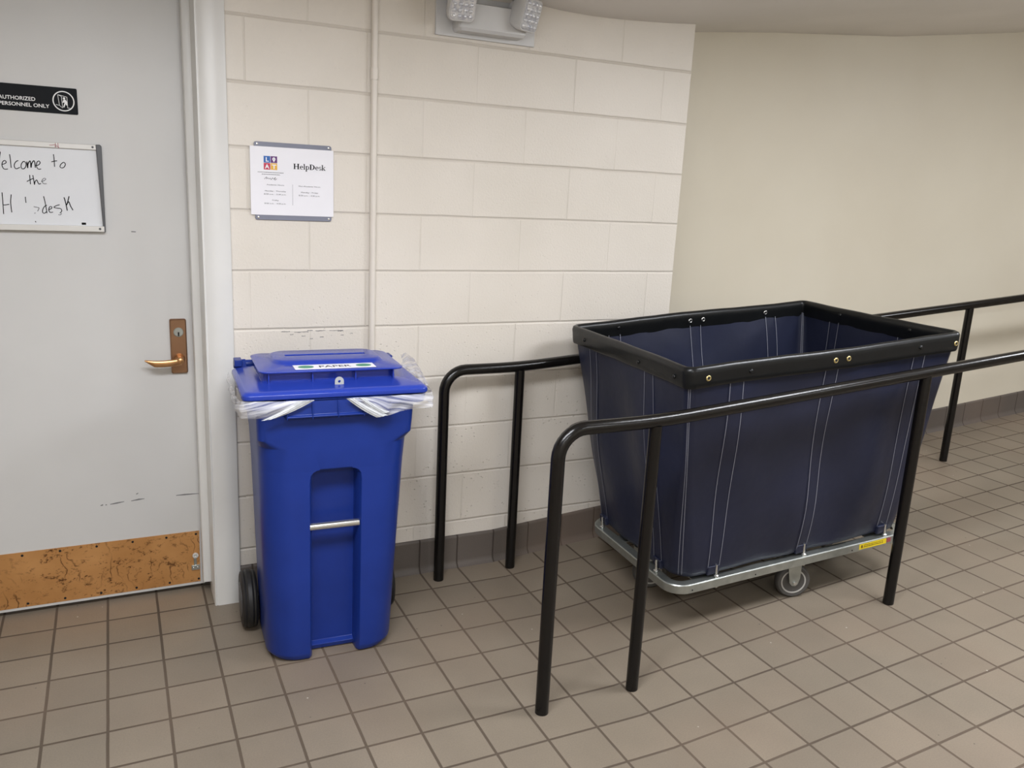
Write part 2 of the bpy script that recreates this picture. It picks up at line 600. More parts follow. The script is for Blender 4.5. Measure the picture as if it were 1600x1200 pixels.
# jamb right: the stop ends 5 cm above the floor
stop_cut = [(x if x > -.3545 else -.354, y) for x, y in fr]
mb.loft([[(x, y, .0) for x, y in stop_cut], [(x, y, .045) for x, y in stop_cut], [(x, y, .0455) for x, y in fr], [(x, y, 2.2) for x, y in fr]])
xm = (DX0 + DX1) / 2
mb.loft([[(2 * xm - x, y, .0) for x, y in stop_cut], [(2 * xm - x, y, .045) for x, y in stop_cut], [(2 * xm - x, y, .0455) for x, y in fr], [(2 * xm - x, y, 2.2) for x, y in fr]])
mb.box((2 * xm + .30, -.02, 2.115), (-.30, .2, 2.2))
struct(mb.obj('trim_1', M_FRAME, angle=50), 'white painted steel door frame')

DY = .15
mb = MB().box((DX0 + .006, DY, .014), (DX1 - .02, DY + .045, 2.11))
door = struct(mb.obj('door_1', M_DOOR, smooth=False, bevel=.002), 'pale grey flush door with a brass kick plate')
mb = MB()
pl = [(-1.284, .0255), (-.388, .0255), (-.386, .231), (-1.284, .231)]
mb.loft([[(x, DY - .0015, z) for x, z in pl], [(x, DY, z) for x, z in pl]])
kick = mb.obj('kick_plate', M_KICK, door, smooth=False)
kick['label'] = 'scratched brass kick plate'
for x in (-1.2, -1.08, -.96, -.845, -.73, -.613, -.5, -.398):
    for z in (.219, .037):
        MB().lathe([(.0042, 0), (.0042, .0012), (.002, .002)], (x + (.004 if z < .1 else 0), DY - .0015, z), (0, -1, 0), 10).obj('screw', M_DARK, kick)
# lower bottom edge strip of the door, white
# door holder on the kick plate: rubber ring above a small bracket
dh = MB().lathe([(.008, 0), (.0105, .006), (.0105, .012), (.006, .013), (.005, .006)], (-.403, DY - .0015, .137), (0, -1, 0), 18).obj('door_bumper', M_ALU, door)
dh['label'] = 'pale rubber ring above a small metal bracket'
mb = MB().box((-.409, DY - .006, .094), (-.399, DY - .0015, .126)).box((-.418, DY - .010, .078), (-.389, DY - .0015, .097))
brk = mb.obj('bracket', M_STEEL, dh, bevel=.0015)
for x in (-.411, -.397):
    MB().lathe([(.0038, 0), (.0034, .002), (.0015, .0032)], (x, DY - .010, .088), (0, -1, 0), 10).obj('screw', M_CHROME, dh)

# lock set
rl = rrect(-.4555, -.4015, .839, 1.033, .006, 0, 4)
rl2 = rrect(-.4515, -.4055, .843, 1.029, .005, 0, 4)
mb = MB().loft([[(x, DY, z) for x, z, _ in rl], [(x, DY - .010, z) for x, z, _ in rl], [(x, DY - .014, z) for x, z, _ in rl2]])
lock = mb.obj('lock_plate', M_BRONZE, door, angle=25)
lock['label'] = 'bronze lock plate with lever'
MB().lathe([(.0165, 0), (.0165, .002), (.0145, .0035), (.0135, .0035), (.0132, .0045), (.0, .0045)], (-.428, DY - .014, .987), (0, -1, 0), 24).obj('key_cylinder', M_STEEL, lock)
mb = MB().box((-.4305, DY - .0192, .974), (-.4255, DY - .018, .988))
mb.obj('keyhole', M_DARK, lock, smooth=False)
mb = MB().lathe([(.018, 0), (.018, .004), (.0135, .012), (.012, .03), (.0115, .045), (.008, .048)], (-.428, DY - .014, .893), (0, -1, 0), 24)
lv = []
for k in range(13):
    q = k / 12
    x = -.424 - q * .118
    yy = DY - .052 - .012 * math.sin(q * PI * .55) + .012 * q * q
    zc = .890 - .004 * math.sin(q * PI) - .001 * q
    hh = .0125 - .001 * q if q < .75 else .01175 - (q - .75) * .038
    wd_ = .0065 - .002 * q
    zc += 0 if q < .75 else (q - .75) * .034
    lv.append([(x, yy + wd_ * math.cos(a), zc + hh * math.sin(a)) for a in [2 * PI * i / 14 for i in range(14)]])
mb.loft(lv)
mb.obj('lever', M_BRONZE2, lock, angle=50)

# scuffs on the door
for pts in ([(-.709, .3705), (-.702, .372), (-.70, .3735)], [(-.693, .371), (-.688, .3715)], [(-.678, .3715), (-.655, .374), (-.632, .3765)], [(-.61, .376), (-.585, .379), (-.566, .3795)],
            [(-.46, .379), (-.43, .379), (-.381, .3775)], [(-.56, 1.33), (-.546, 1.3295)], [(-.592, .4), (-.585, .403)]):
    n = len(pts)
    w = [.0012] + [.0028] * (n - 2) + [.001] if n > 2 else [.002, .0015]
    mb = MB()
    mb.loft([[(x, DY - .0003, z - ww), (x, DY - .0003, z + ww), (x, DY + .0002, z + ww), (x, DY + .0002, z - ww)] for (x, z), ww in zip(pts, w)])
    s_ = mb.obj('scuff_mark', M_SCUFF, door, smooth=False)
    s_['label'] = 'grey scuff'

# ------------------------------------------------------------------ lettering helpers (on planes facing -y)


def text_into(mb, s, x0, x1, z, hgt, y, bold=0., lift=.0004):
    """text from x0 to x1 with baseline z and cap height hgt"""
    cu = bpy.data.curves.new('t', 'FONT')
    cu.body = s
    cu.offset = bold
    cu.resolution_u = 3
    o = bpy.data.objects.new('t', cu)
    COL.objects.link(o)
    dg = bpy.context.evaluated_depsgraph_get()
    me = bpy.data.meshes.new_from_object(o.evaluated_get(dg))
    vs = [v.co.copy() for v in me.vertices]
    fs = [tuple(p.vertices) for p in me.polygons]
    bpy.data.objects.remove(o)
    bpy.data.curves.remove(cu)
    a = min(v.x for v in vs)
    b = max(v.x for v in vs)
    k = (x1 - x0) / (b - a)
    kz = hgt / .73
    mb.add([(x0 + (v.x - a) * k, y - lift, z + v.y * kz) for v in vs], fs)
    bpy.data.meshes.remove(me)


def stroke(mb, pts, w, y, lift=.0005):
    """pen stroke: a thin flat raised line through (x, z) points"""
    p = [Vector((a, y - lift, b)) for a, b in pts]
    q = []
    for i in range(len(p) - 1):
        for k in range(4):
            t_ = k / 4
            p0, p1, p2, p3 = p[max(i - 1, 0)], p[i], p[i + 1], p[min(i + 2, len(p) - 1)]
            q.append(.5 * (2 * p1 + (p2 - p0) * t_ + (2 * p0 - 5 * p1 + 4 * p2 - p3) * t_ ** 2 + (3 * p1 - p0 - 3 * p2 + p3) * t_ ** 3))
    q.append(p[-1])
    mb.ribbon(q, Vector((0, -1, 0)), w)


def ringp(mb, cx, cz, rx, rz, tx, tz, a0, a1, y, n=20):
    vs = []
    for k in range(n + 1):
        a = math.radians(a0 + (a1 - a0) * k / n)
        vs += [(cx + rx * math.cos(a), y, cz + rz * math.sin(a)), (cx + (rx - tx) * math.cos(a), y, cz + (rz - tz) * math.sin(a))]
    mb.add(vs, [(2 * k, 2 * k + 1, 2 * k + 3, 2 * k + 2) for k in range(n)])


def plate(x0, x1, z0, z1, y0, y1, r, n=4):
    """rounded plate lying on a wall plane, y0 front, y1 back"""
    l = rrect(x0, x1, z0, z1, r, 0, n)
    return MB().loft([[(x, y1, z) for x, z, _ in l], [(x, y0, z) for x, z, _ in l]])


# AUTHORIZED PERSONNEL ONLY sign
ds = plate(-.922, -.694, 1.692, 1.771, DY - .003, DY, .004).obj('door_sign', M_SIGN, bevel=.0006)
tag(ds, 'black and white plastic sign with a door pictogram, above the whiteboard', 'sign')
yy = DY - .003
mb = MB()
text_into(mb, 'AUTHORIZED', -.909, -.8105, 1.7245, .0115, yy, .012)
text_into(mb, 'PERSONNEL ONLY', -.909, -.773, 1.7065, .0112, yy, .012)
mb.obj('lettering', M_SIGNW, ds, smooth=False, fix=False)['label'] = 'white lettering'
mb = MB()
cx, cz = -.733, 1.7305
Yp = yy - .0004
ringp(mb, cx, cz, .0305, .0305, .0032, .0032, 0, 360, Yp, 40)
for a, b in (((-.015, .0185), (-.005, .014)), ((-.005, .014), (-.0035, -.0205)), ((-.0035, -.0205), (-.012, -.0135)), ((-.012, -.0135), (-.015, .0185)),
             ((-.015, .0185), (.010, .013)), ((.010, .013), (.0105, -.020)), ((.0105, -.020), (.017, -.0195)), ((-.012, -.0135), (-.022, -.0115))):
    stroke(mb, [(cx + a[0], cz + a[1]), (cx + b[0], cz + b[1])], .0013, yy)
ringp(mb, cx + .002, cz + .0085, .0034, .0036, .0034, .0036, 0, 360, Yp, 14)
flat(mb, [(cx + x, cz + z) for x, z in ((-.003, -.003), (.0005, .005), (.006, .0045), (.0095, -.001), (.0095, -.012), (.0065, -.012), (.0055, -.0075), (.001, -.019), (-.002, -.018), (.0025, -.005), (.001, -.0035), (-.0025, -.0055))], Yp)
mb.obj('pictogram', M_SIGNW, ds, smooth=False, fix=False)['label'] = 'white pictogram of a person entering a door'

# whiteboard
wb = plate(-1.096, -.640, 1.335, 1.600, DY - .012, DY, .002).obj('whiteboard', M_BOARD, smooth=False)
tag(wb, 'small whiteboard with a handwritten welcome message hanging on the door', 'whiteboard')
yy = DY - .012
mb = MB().box((-1.096, DY - .020, 1.5865), (-.6455, DY, 1.6035))
fr_t = mb.obj('frame_rail', M_ALU, wb, bevel=.002)
mb = MB().box((-1.096, DY - .024, 1.328), (-.640, DY, 1.3465))
fr_b = mb.obj('frame_rail', M_ALU, wb, bevel=.002)
mb = MB()
mb.loft([[(x, DY, z) for x, z in ((-.6505, 1.604), (-.638, 1.6045), (-.6335, 1.6), (-.6365, 1.327), (-.643, 1.327))],
         [(x, DY - .022, z) for x, z in ((-.6505, 1.604), (-.638, 1.6045), (-.6335, 1.6), (-.6365, 1.327), (-.643, 1.327))]])
mb.obj('end_cap', M_GREYP, wb, bevel=.002)['label'] = 'dark grey plastic edge'
MB().lathe([(.0034, 0), (.003, .0015), (.001, .002)], (-.6595, DY - .020, 1.5955), (0, -1, 0), 14).obj('screw', M_GREYP, fr_t)
MB().lathe([(.0038, 0), (.0034, .0015), (.001, .002)], (-.653, DY - .024, 1.338), (0, -1, 0), 14).obj('screw', M_GREYP, fr_b)
mb = MB()
flat(mb, [(-.7055, 1.3495), (-.693, 1.3495), (-.693, 1.3565), (-.7055, 1.3565)], yy - .0005)
mb.obj('black_mark', M_INK, wb, smooth=False, fix=False)
mb = MB()
for a in ([(-.781, 1.594), (-.773, 1.5945), (-.767, 1.596), (-.760, 1.5945)], [(-.764, 1.602), (-.764, 1.588)], [(-.757, 1.602), (-.756, 1.587)], [(-.766, 1.590), (-.758, 1.5915), (-.754, 1.587)]):
    stroke(mb, a, .0016, DY - .020)
mb.obj('red_scribble', M_RED, wb, smooth=False, fix=False)
INK = {'W': [(-0.9154, 1.5689), (-0.9153, 1.5651), (-0.9159, 1.5625)], 'e': [(-0.9153, 1.5282), (-0.9084, 1.5299), (-0.9028, 1.534), (-0.9042, 1.5396), (-0.9092, 1.5388), (-0.9134, 1.5322), (-0.9141, 1.5232), (-0.9096, 1.5145), (-0.8993, 1.515)], 'l': [(-0.8917, 1.5597), (-0.8906, 1.545), (-0.8904, 1.5189)], 'c': [(-0.8694, 1.5424), (-0.8758, 1.5386), (-0.881, 1.5301), (-0.8811, 1.5212), (-0.8764, 1.5168), (-0.8668, 1.5219)], 'o': [(-0.8562, 1.5398), (-0.8618, 1.5325), (-0.8633, 1.5221), (-0.8584, 1.5172), (-0.8517, 1.5228), (-0.8491, 1.5332), (-0.8528, 1.54), (-0.8581, 1.5391)], 'm': [(-0.8465, 1.5403), (-0.8457, 1.5205), (-0.8441, 1.5322), (-0.8387, 1.5423), (-0.8366, 1.5391), (-0.8363, 1.5223), (-0.834, 1.5341), (-0.8277, 1.544), (-0.8251, 1.5385), (-0.8246, 1.5229)], 'e2': [(-0.8234, 1.5295), (-0.8163, 1.5312), (-0.8104, 1.538), (-0.813, 1.5438), (-0.8187, 1.5401), (-0.8212, 1.5283), (-0.8171, 1.5194), (-0.8089, 1.5199)], 't1': [(-0.7715, 1.567), (-0.7709, 1.552), (-0.7711, 1.5285)], 't2': [(-0.7791, 1.5432), (-0.7694, 1.5463), (-0.7626, 1.5477)], 'o2': [(-0.7463, 1.5435), (-0.7529, 1.5373), (-0.7558, 1.5298), (-0.7522, 1.5264), (-0.7449, 1.5286), (-0.7402, 1.538), (-0.7434, 1.5436), (-0.747, 1.5429)], 'th1': [(-0.8419, 1.5), (-0.8418, 1.4857), (-0.8417, 1.4713)], 'th2': [(-0.851, 1.4795), (-0.843, 1.4843), (-0.8326, 1.49)], 'th3': [(-0.8333, 1.4996), (-0.8319, 1.4862), (-0.8307, 1.4705), (-0.8287, 1.4798), (-0.8236, 1.4853), (-0.8212, 1.4788), (-0.8181, 1.4732), (-0.8126, 1.4753)], 'H1': [(-0.9209, 1.4431), (-0.921, 1.4198), (-0.9217, 1.3767)], 'H2': [(-0.9222, 1.4047), (-0.9125, 1.4055), (-0.9043, 1.4074)], 'H3': [(-0.8967, 1.4377), (-0.9, 1.4128), (-0.8994, 1.3827)], 'i': [(-0.8585, 1.4322), (-0.8586, 1.4222), (-0.8583, 1.4135)], 'd1': [(-0.8083, 1.436), (-0.8055, 1.4189), (-0.8028, 1.3898), (-0.8026, 1.3831)], 'd2': [(-0.8008, 1.4085), (-0.8077, 1.4043), (-0.8132, 1.3948), (-0.8143, 1.3854), (-0.8093, 1.3829), (-0.8029, 1.3885)], 'e3': [(-0.7978, 1.394), (-0.7891, 1.3983), (-0.7876, 1.4037), (-0.7935, 1.4034), (-0.7966, 1.394), (-0.7936, 1.3861), (-0.7851, 1.3872)], 's': [(-0.7648, 1.4111), (-0.7741, 1.4081), (-0.7817, 1.4025), (-0.7734, 1.4001), (-0.7627, 1.3986), (-0.7603, 1.3912), (-0.7661, 1.3843)], 'k1': [(-0.7512, 1.4349), (-0.748, 1.4211), (-0.7443, 1.3931)], 'k2': [(-0.7364, 1.4389), (-0.7405, 1.4241), (-0.7451, 1.4105)], 'k3': [(-0.7436, 1.4146), (-0.7383, 1.4215), (-0.7343, 1.4082), (-0.7279, 1.395)], 'dot': [(-0.8371, 1.3573), (-0.835, 1.3536)]}
FADE = {'the': [(-0.8117, 1.4814), (-0.8045, 1.4836), (-0.7982, 1.4891), (-0.8027, 1.4915), (-0.8091, 1.4846), (-0.8062, 1.4756), (-0.7968, 1.4753)], 'p': [(-0.8381, 1.4024), (-0.8293, 1.4009), (-0.8235, 1.3992), (-0.825, 1.3944), (-0.8283, 1.3884)], 'p2': [(-0.8377, 1.382), (-0.8341, 1.3829)], 's2': [(-0.7608, 1.3845), (-0.7653, 1.379), (-0.7707, 1.3801)]}
INK['W'] = [(-.957, 1.566), (-.947, 1.517), (-.937, 1.552), (-.927, 1.518), (-.9155, 1.566)]
for word, keys in (('Welcome', ('W', 'e', 'l', 'c', 'o', 'm', 'e2')), ('to', ('t1', 't2', 'o2')), ('the', ('th1', 'th2', 'th3')), ('H of a half wiped Helpdesk', ('H1', 'H2', 'H3')), ('stroke left of a wiped letter', ('i',)), ('end desk of Helpdesk', ('d1', 'd2', 'e3', 's')), ('end letter k', ('k1', 'k2', 'k3')), ('dot', ('dot',))):
    mb = MB()
    for k in keys:
        stroke(mb, INK[k], .0024 if k not in ('k1', 'k2', 'k3', 'm') else .0029, yy)
    mb.obj('handwriting', M_INK, wb, smooth=False, fix=False)['label'] = 'black marker word ' + word
for keys in (('the',), ('p', 'p2'), ('s2',)):
    mb = MB()
    for k in keys:
        stroke(mb, FADE[k], .0017, yy)
    mb.obj('handwriting', M_FADE, wb, smooth=False, fix=False)['label'] = 'wiped grey marker strokes'

# ------------------------------------------------------------------ HelpDesk wall sign
ws = plate(-.1805, .0765, 1.389, 1.643, -.006, -.001, .007).obj('wall_sign', M_HOLD, bevel=.0008)
tag(ws, 'white paper notice with HelpDesk hours in a blue-grey holder on the block wall', 'sign')
for x in (-.170, .067):
    for z in (1.6355, 1.397):
        MB().lathe([(.0036, 0), (.0032, .001), (.001, .0016)], (x, -.006, z), (0, -1, 0), 12).obj('screw', M_CHROME, ws)
paper = MB().box((-.194, -.0078, 1.4055), (.083, -.0066, 1.628)).obj('paper_sheet', M_WHITE, ws, smooth=False)
yp = -.0080
yl = -.0085
for (x0, z0, col, nm) in ((-.1502, 1.5765, srgb(36, 96, 170), 'blue'), (-.1277, 1.5765, srgb(92, 38, 110), 'purple'), (-.1502, 1.554, srgb(190, 50, 78), 'red'), (-.1277, 1.554, srgb(222, 172, 62), 'yellow')):
    mb = MB()
    flat(mb, [(x0, z0), (x0 + .0215, z0), (x0 + .0215, z0 + .0215), (x0, z0 + .0215)], yp)
    mb.obj('logo_square', plain('logo_' + nm, col, .5, var=.02), paper, smooth=False, fix=False)['label'] = nm + ' logo square'
mb = MB()
for (s_, x0, z0) in (('L', -.1435, 1.5805), ('A', -.1468, 1.558), ('T', -.1243, 1.558)):
    text_into(mb, s_, x0, x0 + (.0095 if s_ == 'L' else .0147), z0, .0135, yp - .0001, .035)
ringp(mb, -.117, 1.589, .0052, .0055, .0038, .004, 0, 360, yp - .0005, 16)
flat(mb, [(-.1218, 1.587), (-.1122, 1.587), (-.117, 1.5785)], yp - .0006)
mb.obj('logo_letters', M_WHITE, paper, smooth=False, fix=False)['label'] = 'white logo letters'

# HelpDesk in a bold serif
mb = MB()
KX, KZ = .108 / 4.86, .0178
X0, Z0 = -.053, 1.5605


def R_(x0, x1, z0, z1, ox):
    flat(mb, [(X0 + (ox + a) * KX, Z0 + b * KZ) for a, b in ((x0, z0), (x1, z0), (x1, z1), (x0, z1))], yl)


def E_(cx, cz, rx, rz, tx, tz, a0, a1, ox):
    ringp(mb, X0 + (ox + cx) * KX, Z0 + cz * KZ, rx * KX, rz * KZ, tx * KX, tz * KZ, a0, a1, yl, 16)


def P_(poly, ox):
    flat(mb, [(X0 + (ox + a) * KX, Z0 + b * KZ) for a, b in poly], yl)


def l_H(o):
    for a in (.08, .62):
        R_(a, a + .19, 0, 1, o)
        R_(a - .08, a + .27, 0, .06, o)
        R_(a - .08, a + .27, .94, 1, o)
    R_(.27, .62, .46, .55, o)


def l_e(o):
    E_(.26, .33, .25, .34, .13, .07, 20, 310, o)
    R_(.1, .5, .33, .41, o)
    E_(.26, .33, .25, .34, .11, .07, 0, 30, o)


def l_l(o):
    R_(.06, .2, 0, 1.02, o)
    R_(-.01, .27, 0, .06, o)
    R_(0, .1, .95, 1.02, o)


def l_p(o):
    R_(.06, .2, -.32, .66, o)
    R_(-.01, .28, -.34, -.28, o)
    R_(-.01, .1, .6, .66, o)
    E_(.31, .33, .24, .34, .13, .07, -130, 130, o)


def l_D(o):
    R_(.08, .27, 0, 1, o)
    R_(0, .3, 0, .06, o)
    R_(0, .3, .94, 1, o)
    E_(.28, .5, .52, .5, .2, .07, -90, 90, o)


def l_s(o):
    E_(.2, .48, .18, .19, .09, .07, 20, 260, o)
    E_(.2, .18, .19, .19, .1, .07, -160, 90, o)


def l_k(o):
    R_(.06, .2, 0, 1.02, o)
    R_(-.01, .27, 0, .06, o)
    R_(0, .1, .95, 1.02, o)
    P_([(.2, .24), (.42, .6), (.5, .6), (.2, .3 + .02)], o)
    P_([(.24, .36), (.34, .42), (.56, 0), (.42, 0)], o)
    R_(.36, .62, 0, .06, o)
    R_(.34, .58, .6, .66, o)


o_ = 0
for fn, adv in ((l_H, .96), (l_e, .55), (l_l, .31), (l_p, .61), (l_D, .87), (l_e, .55), (l_s, .43), (l_k, .6)):
    fn(o_)
    o_ += adv
mb.obj('title_lettering', M_INK, paper, smooth=False, fix=False)['label'] = 'bold serif HelpDesk title'
cols = (MB(), MB())
for (s_, x0, x1, z, h_) in (('Academic Hours', -.142, -.085, 1.5035, .0040), ('Monday - Thursday', -.148, -.079, 1.483, .0042), ('8:00 a.m. - 5:30 p.m.', -.151, -.078, 1.4725, .0042),
                            ('Friday', -.124, -.103, 1.453, .0042), ('8:00 a.m. - 4:30 p.m.', -.150, -.079, 1.442, .0042),
                            ('Non-Academic Hours', -.036, .037, 1.503, .0040), ('Monday - Friday', -.028, .030, 1.4825, .0042), ('8:30 a.m. - 4:30 p.m.', -.036, .036, 1.472, .0042)):
    text_into(cols[x0 > -.05], s_, x0, x1, z, h_, yp)
for mb in cols:
    mb.obj('hours_lettering', M_FADE, paper, smooth=False, fix=False)['label'] = 'small grey opening hours'
mb = MB()
# two tiny caption lines under the logo and a scrawl, too small to read
for (xa, xb, z) in ((-.170, -.086, 1.5452), (-.157, -.098, 1.5387)):
    x = xa
    while x < xb:
        w_ = random.uniform(.0025, .006)
        flat(mb, [(x, z - .0008), (min(x + w_, xb), z - .0008), (min(x + w_, xb), z + .0008), (x, z + .0008)], yp - .0002)
        x += w_ + .0011
mb.obj('caption', M_FADE, paper, smooth=False, fix=False)
mb = MB()
stroke(mb, [(-.149, 1.523), (-.144, 1.5285), (-.141, 1.5295), (-.142, 1.524), (-.137, 1.527), (-.134, 1.524), (-.130, 1.5265), (-.127, 1.522), (-.122, 1.528), (-.118, 1.5235), (-.113, 1.530), (-.115, 1.521), (-.108, 1.526)], .0011, yp)
mb.obj('scrawl', M_INK, paper, smooth=False, fix=False)
mb = MB()
flat(mb, [(-.0568, 1.44), (-.0562, 1.44), (-.0562, 1.509), (-.0568, 1.509)], yp - .0002)
mb.obj('divider_line', M_FADE, paper, smooth=False, fix=False)

# ------------------------------------------------------------------ conduit
cd = empty('conduit', (.2235, -.011, .137), 'thin cream painted pipe running up the block wall behind the blue bin', 'pipe')
MB().tube([(0, 0, 0), (0, 0, 2.055)], .0115, 16).obj('pipe', M_PIPE, cd)
MB().tube([(0, 0, 1.735), (0, 0, 1.775)], .0135, 16).obj('coupling', M_PIPE, cd, bevel=.001)

# ------------------------------------------------------------------ emergency light
EM = empty('emergency_light', (.634, 0, 2.045), 'white twin-head emergency light on the block wall under the ceiling', 'light')


def E3(x, y, z):
    return (x - .634, y, z - 2.045)


mb = MB().box(E3(.442, -.010, 2.044), E3(.829, 0, 2.182))
mb.obj('back_plate', M_UNIT, EM, bevel=.002)
mb = MB()
lo = rrect(.505, .765, -.075, -.010, (.012, .012, .001, .001), 0, 3)
lo2 = rrect(.512, .758, -.068, -.010, (.012, .012, .001, .001), 0, 3)
mb.loft([[E3(x, y, 2.058) for x, y, _ in lo2], [E3(x, y, 2.068) for x, y, _ in lo], [E3(x, y, 2.148) for x, y, _ in lo], [E3(x, y, 2.152) for x, y, _ in lo2]])
mb.obj('housing', M_UNIT, EM, angle=30)


def lamp_head(cx, cy, cz, yaw, pitch, nm):
    hd = MB()
    sx, sz, dp = .047, .056, .05
    out = []
    for (k, y) in ((.72, .045), (.9, .03), (1.0, .0), (1.0, -.018), (.95, -.024)):
        out.append([(x * k, y, z * k) for x, z, _ in rrect(-sx, sx, -sz, sz, .018, 0, 4)])
    hd.loft(out)
    ln = MB()
    ln.loft([[(x * .86, y, z * .86) for x, z, _ in rrect(-sx, sx, -sz, sz, .016, 0, 4)] for y in (-.022, -.0275)])
    for i in range(4):
        for j in range(5):
            px, pz = -.0285 + .019 * i, -.037 + .0185 * j
            ln.lathe([(.0082, 0), (.0068, .003), (.0035, .0052), (.0, .006)], (px, -.0272, pz), (0, -1, 0), 10)
    h_ = hd.obj('lamp_head', M_UNIT, EM, angle=30)
    h_.location = E3(cx, cy, cz)
    h_.rotation_euler = (pitch, 0, yaw)
    ln.obj('lens', M_LENS, h_, angle=50)
    nk = MB().tube([(0, .035, 0), (0, .075, .012)], .018, 14)
    nk.obj('swivel', M_UNIT, h_)


lamp_head(.498, -.105, 2.137, -.12, .35, 'l')
lamp_head(.748, -.10, 2.134, .42, .3, 'r')

# ------------------------------------------------------------------ handrails
RR = .0205


def rail(name, yr, x0, posts, xend, ztop, label):
    zr = ztop - RR
    root = empty(name, (x0, yr, 0), label, 'handrail')
    path = [(0, 0, fz(x0))]
    rb = .085
    path.append((0, 0, zr - rb))
    for k in range(1, 9):
        a = PI - (PI / 2) * k / 8
        path.append((rb + rb * math.cos(a), 0, zr - rb + rb * math.sin(a)))
    xk = posts[0] + .0
    for k in range(0, 9):
        q = -.12 + .24 * k / 8
        path.append((xk - x0 + q, 0, zr + (0 if q < -.119 else SL * (q + .12) ** 2 / .48)))
    path.append((xend - x0, 0, zr + SL * (xend - xk)))
    MB().tube(path, RR, 20).obj('rail', M_RAIL, root, angle=60)
    for xp in posts:
        ztp = zr + (SL * max(0, xp - xk))
        MB().tube([(xp - x0, 0, fz(xp) - .002), (xp - x0, 0, ztp - RR * .55)], .0195, 18).obj('post', M_RAIL, root, angle=60)
    return root


near = rail('handrail', -1.014, .472, (.795, 1.928, 3.06, 4.19), 4.5, .908, 'black tubular handrail in front of the navy cart')
far = rail('handrail', -.096, .482, (.797, 2.10, 3.394, 4.69), 5.0, .875, 'black tubular handrail between the navy cart and the wall')
# worn red primer spot on the front bend
mb = MB()
pth, nr = [], []
for k in range(7):
    a = math.radians(118 - 5 * k)
    d = Vector((math.cos(a), 0, math.sin(a)))
    c_ = Vector((.085, 0, .8875 - .085))
    pth.append(c_ + d * .085 + (d * .8 + Vector((0, .6, 0))).normalized() * (RR + .0004))
    nr.append((d * .8 + Vector((0, .6, 0))).normalized())
mb.ribbon(pth, nr, .007)
mb.obj('worn_patch', plain('red_primer', srgb(112, 62, 50), .5, var=.2, scale=80), near, fix=False)['label'] = 'worn reddish paint on the bend'

# ------------------------------------------------------------------ blue recycling bin
BX, BY = -.028, -.34
bin_ = empty('recycling_bin', (BX, BY, 0), 'blue wheeled paper recycling bin standing beside the door frame', 'bin', (0, 0, -.045))


def body_loop(z, hx, yf, yb, r, w, d, rb=.05):
    hx += .009 * z / .8
    pc = .005
    lp = [(pc - w - .008, yf), (pc - w, yf + d * .25), (pc - w + .002, yf + d), (pc + w - .002, yf + d), (pc + w, yf + d * .25), (pc + w + .008, yf)]
    for (cx, cy, rr, a0) in ((hx - r, yf + r, r, 1.5 * PI), (hx - rb, yb - rb, rb, 0), (-hx + rb, yb - rb, rb, .5 * PI), (-hx + r, yf + r, r, PI)):
        for k in range(7):
            a = a0 + .5 * PI * k / 6
            lp.append((cx + rr * math.cos(a), cy + rr * math.sin(a)))
    return [(x + .010 * z / .8 * (i > 5), y, z) for i, (x, y) in enumerate(lp)]


mb = MB()
lv = []
W_, D_ = .073, .072
for (z, hx, yf, yb, r, w, d) in (
        (.000, .178, -.138, .135, .085, W_, .05), (.006, .190, -.150, .14, .085, W_, .052), (.022, .204, -.158, .15, .09, W_, .054), (.03, .206, -.159, .15, .09, W_, D_),
        (.30, .212, -.166, .158, .092, W_, D_), (.56, .219, -.174, .165, .09, W_, D_), (.622, .2205, -.1755, .166, .09, W_, D_), (.642, .221, -.176, .167, .09, W_ - .003, D_),
        (.653, .2215, -.1765, .167, .09, W_ - .012, D_), (.657, .2215, -.1765, .167, .09, W_ - .02, D_ * .9), (.6585, .2215, -.1765, .167, .09, W_ - .022, .004),
        (.664, .222, -.177, .167, .09, W_ - .022, .0), (.735, .225, -.180, .17, .088, W_, 0), (.765, .229, -.181, .17, .03, W_, 0), (.80, .230, -.183, .172, .028, W_, 0),
        (.866, .232, -.186, .175, .028, W_, 0), (.868, .262, -.205, .19, .03, W_, 0), (.893, .264, -.207, .192, .03, W_, 0), (.895, .225, -.185, .17, .03, W_, 0)):
    lv.append(body_loop(z, hx, yf, yb, r, w, d))
mb.loft(lv)
# collar under the front of the lid, with stiffening ribs
mb.loft([[(-.154, -.18, z0 + .004), (.176, -.18, z0 + .004), (.170, yq, z0 + .004), (-.148, yq, z0 + .004)] for z0, yq in ((.835, -.212), (.838, -.218), (.842, -.219), (.846, -.212), (.888, -.209), (.893, -.216))])
for x in (-.146, -.072, .004, .082, .164):
    mb.loft([[(x - .0022, -.20, z0), (x + .0022, -.20, z0), (x + .0015, yq, z0), (x - .0015, yq, z0)] for z0, yq in ((.838, -.2215), (.89, -.2145))])
body = mb.obj('body', M_BLUE, bin_, angle=28, bevel=.003, seg=2)
# metal lift bar across the pocket
bar = MB().tube([(-.081, -.158, .468), (.081, -.158, .468)], .0115, 16).obj('lift_bar', M_CHROME, bin_)
bar['label'] = 'silver metal lift bar'

mb = MB()


def LL(hx0, hx1, yf, yb, r, z):
    return rrect(hx0, hx1, yf, yb, r, z, 4)


LX = .008


def LX_(l):
    return [(x + LX, y, z) for x, y, z in l]


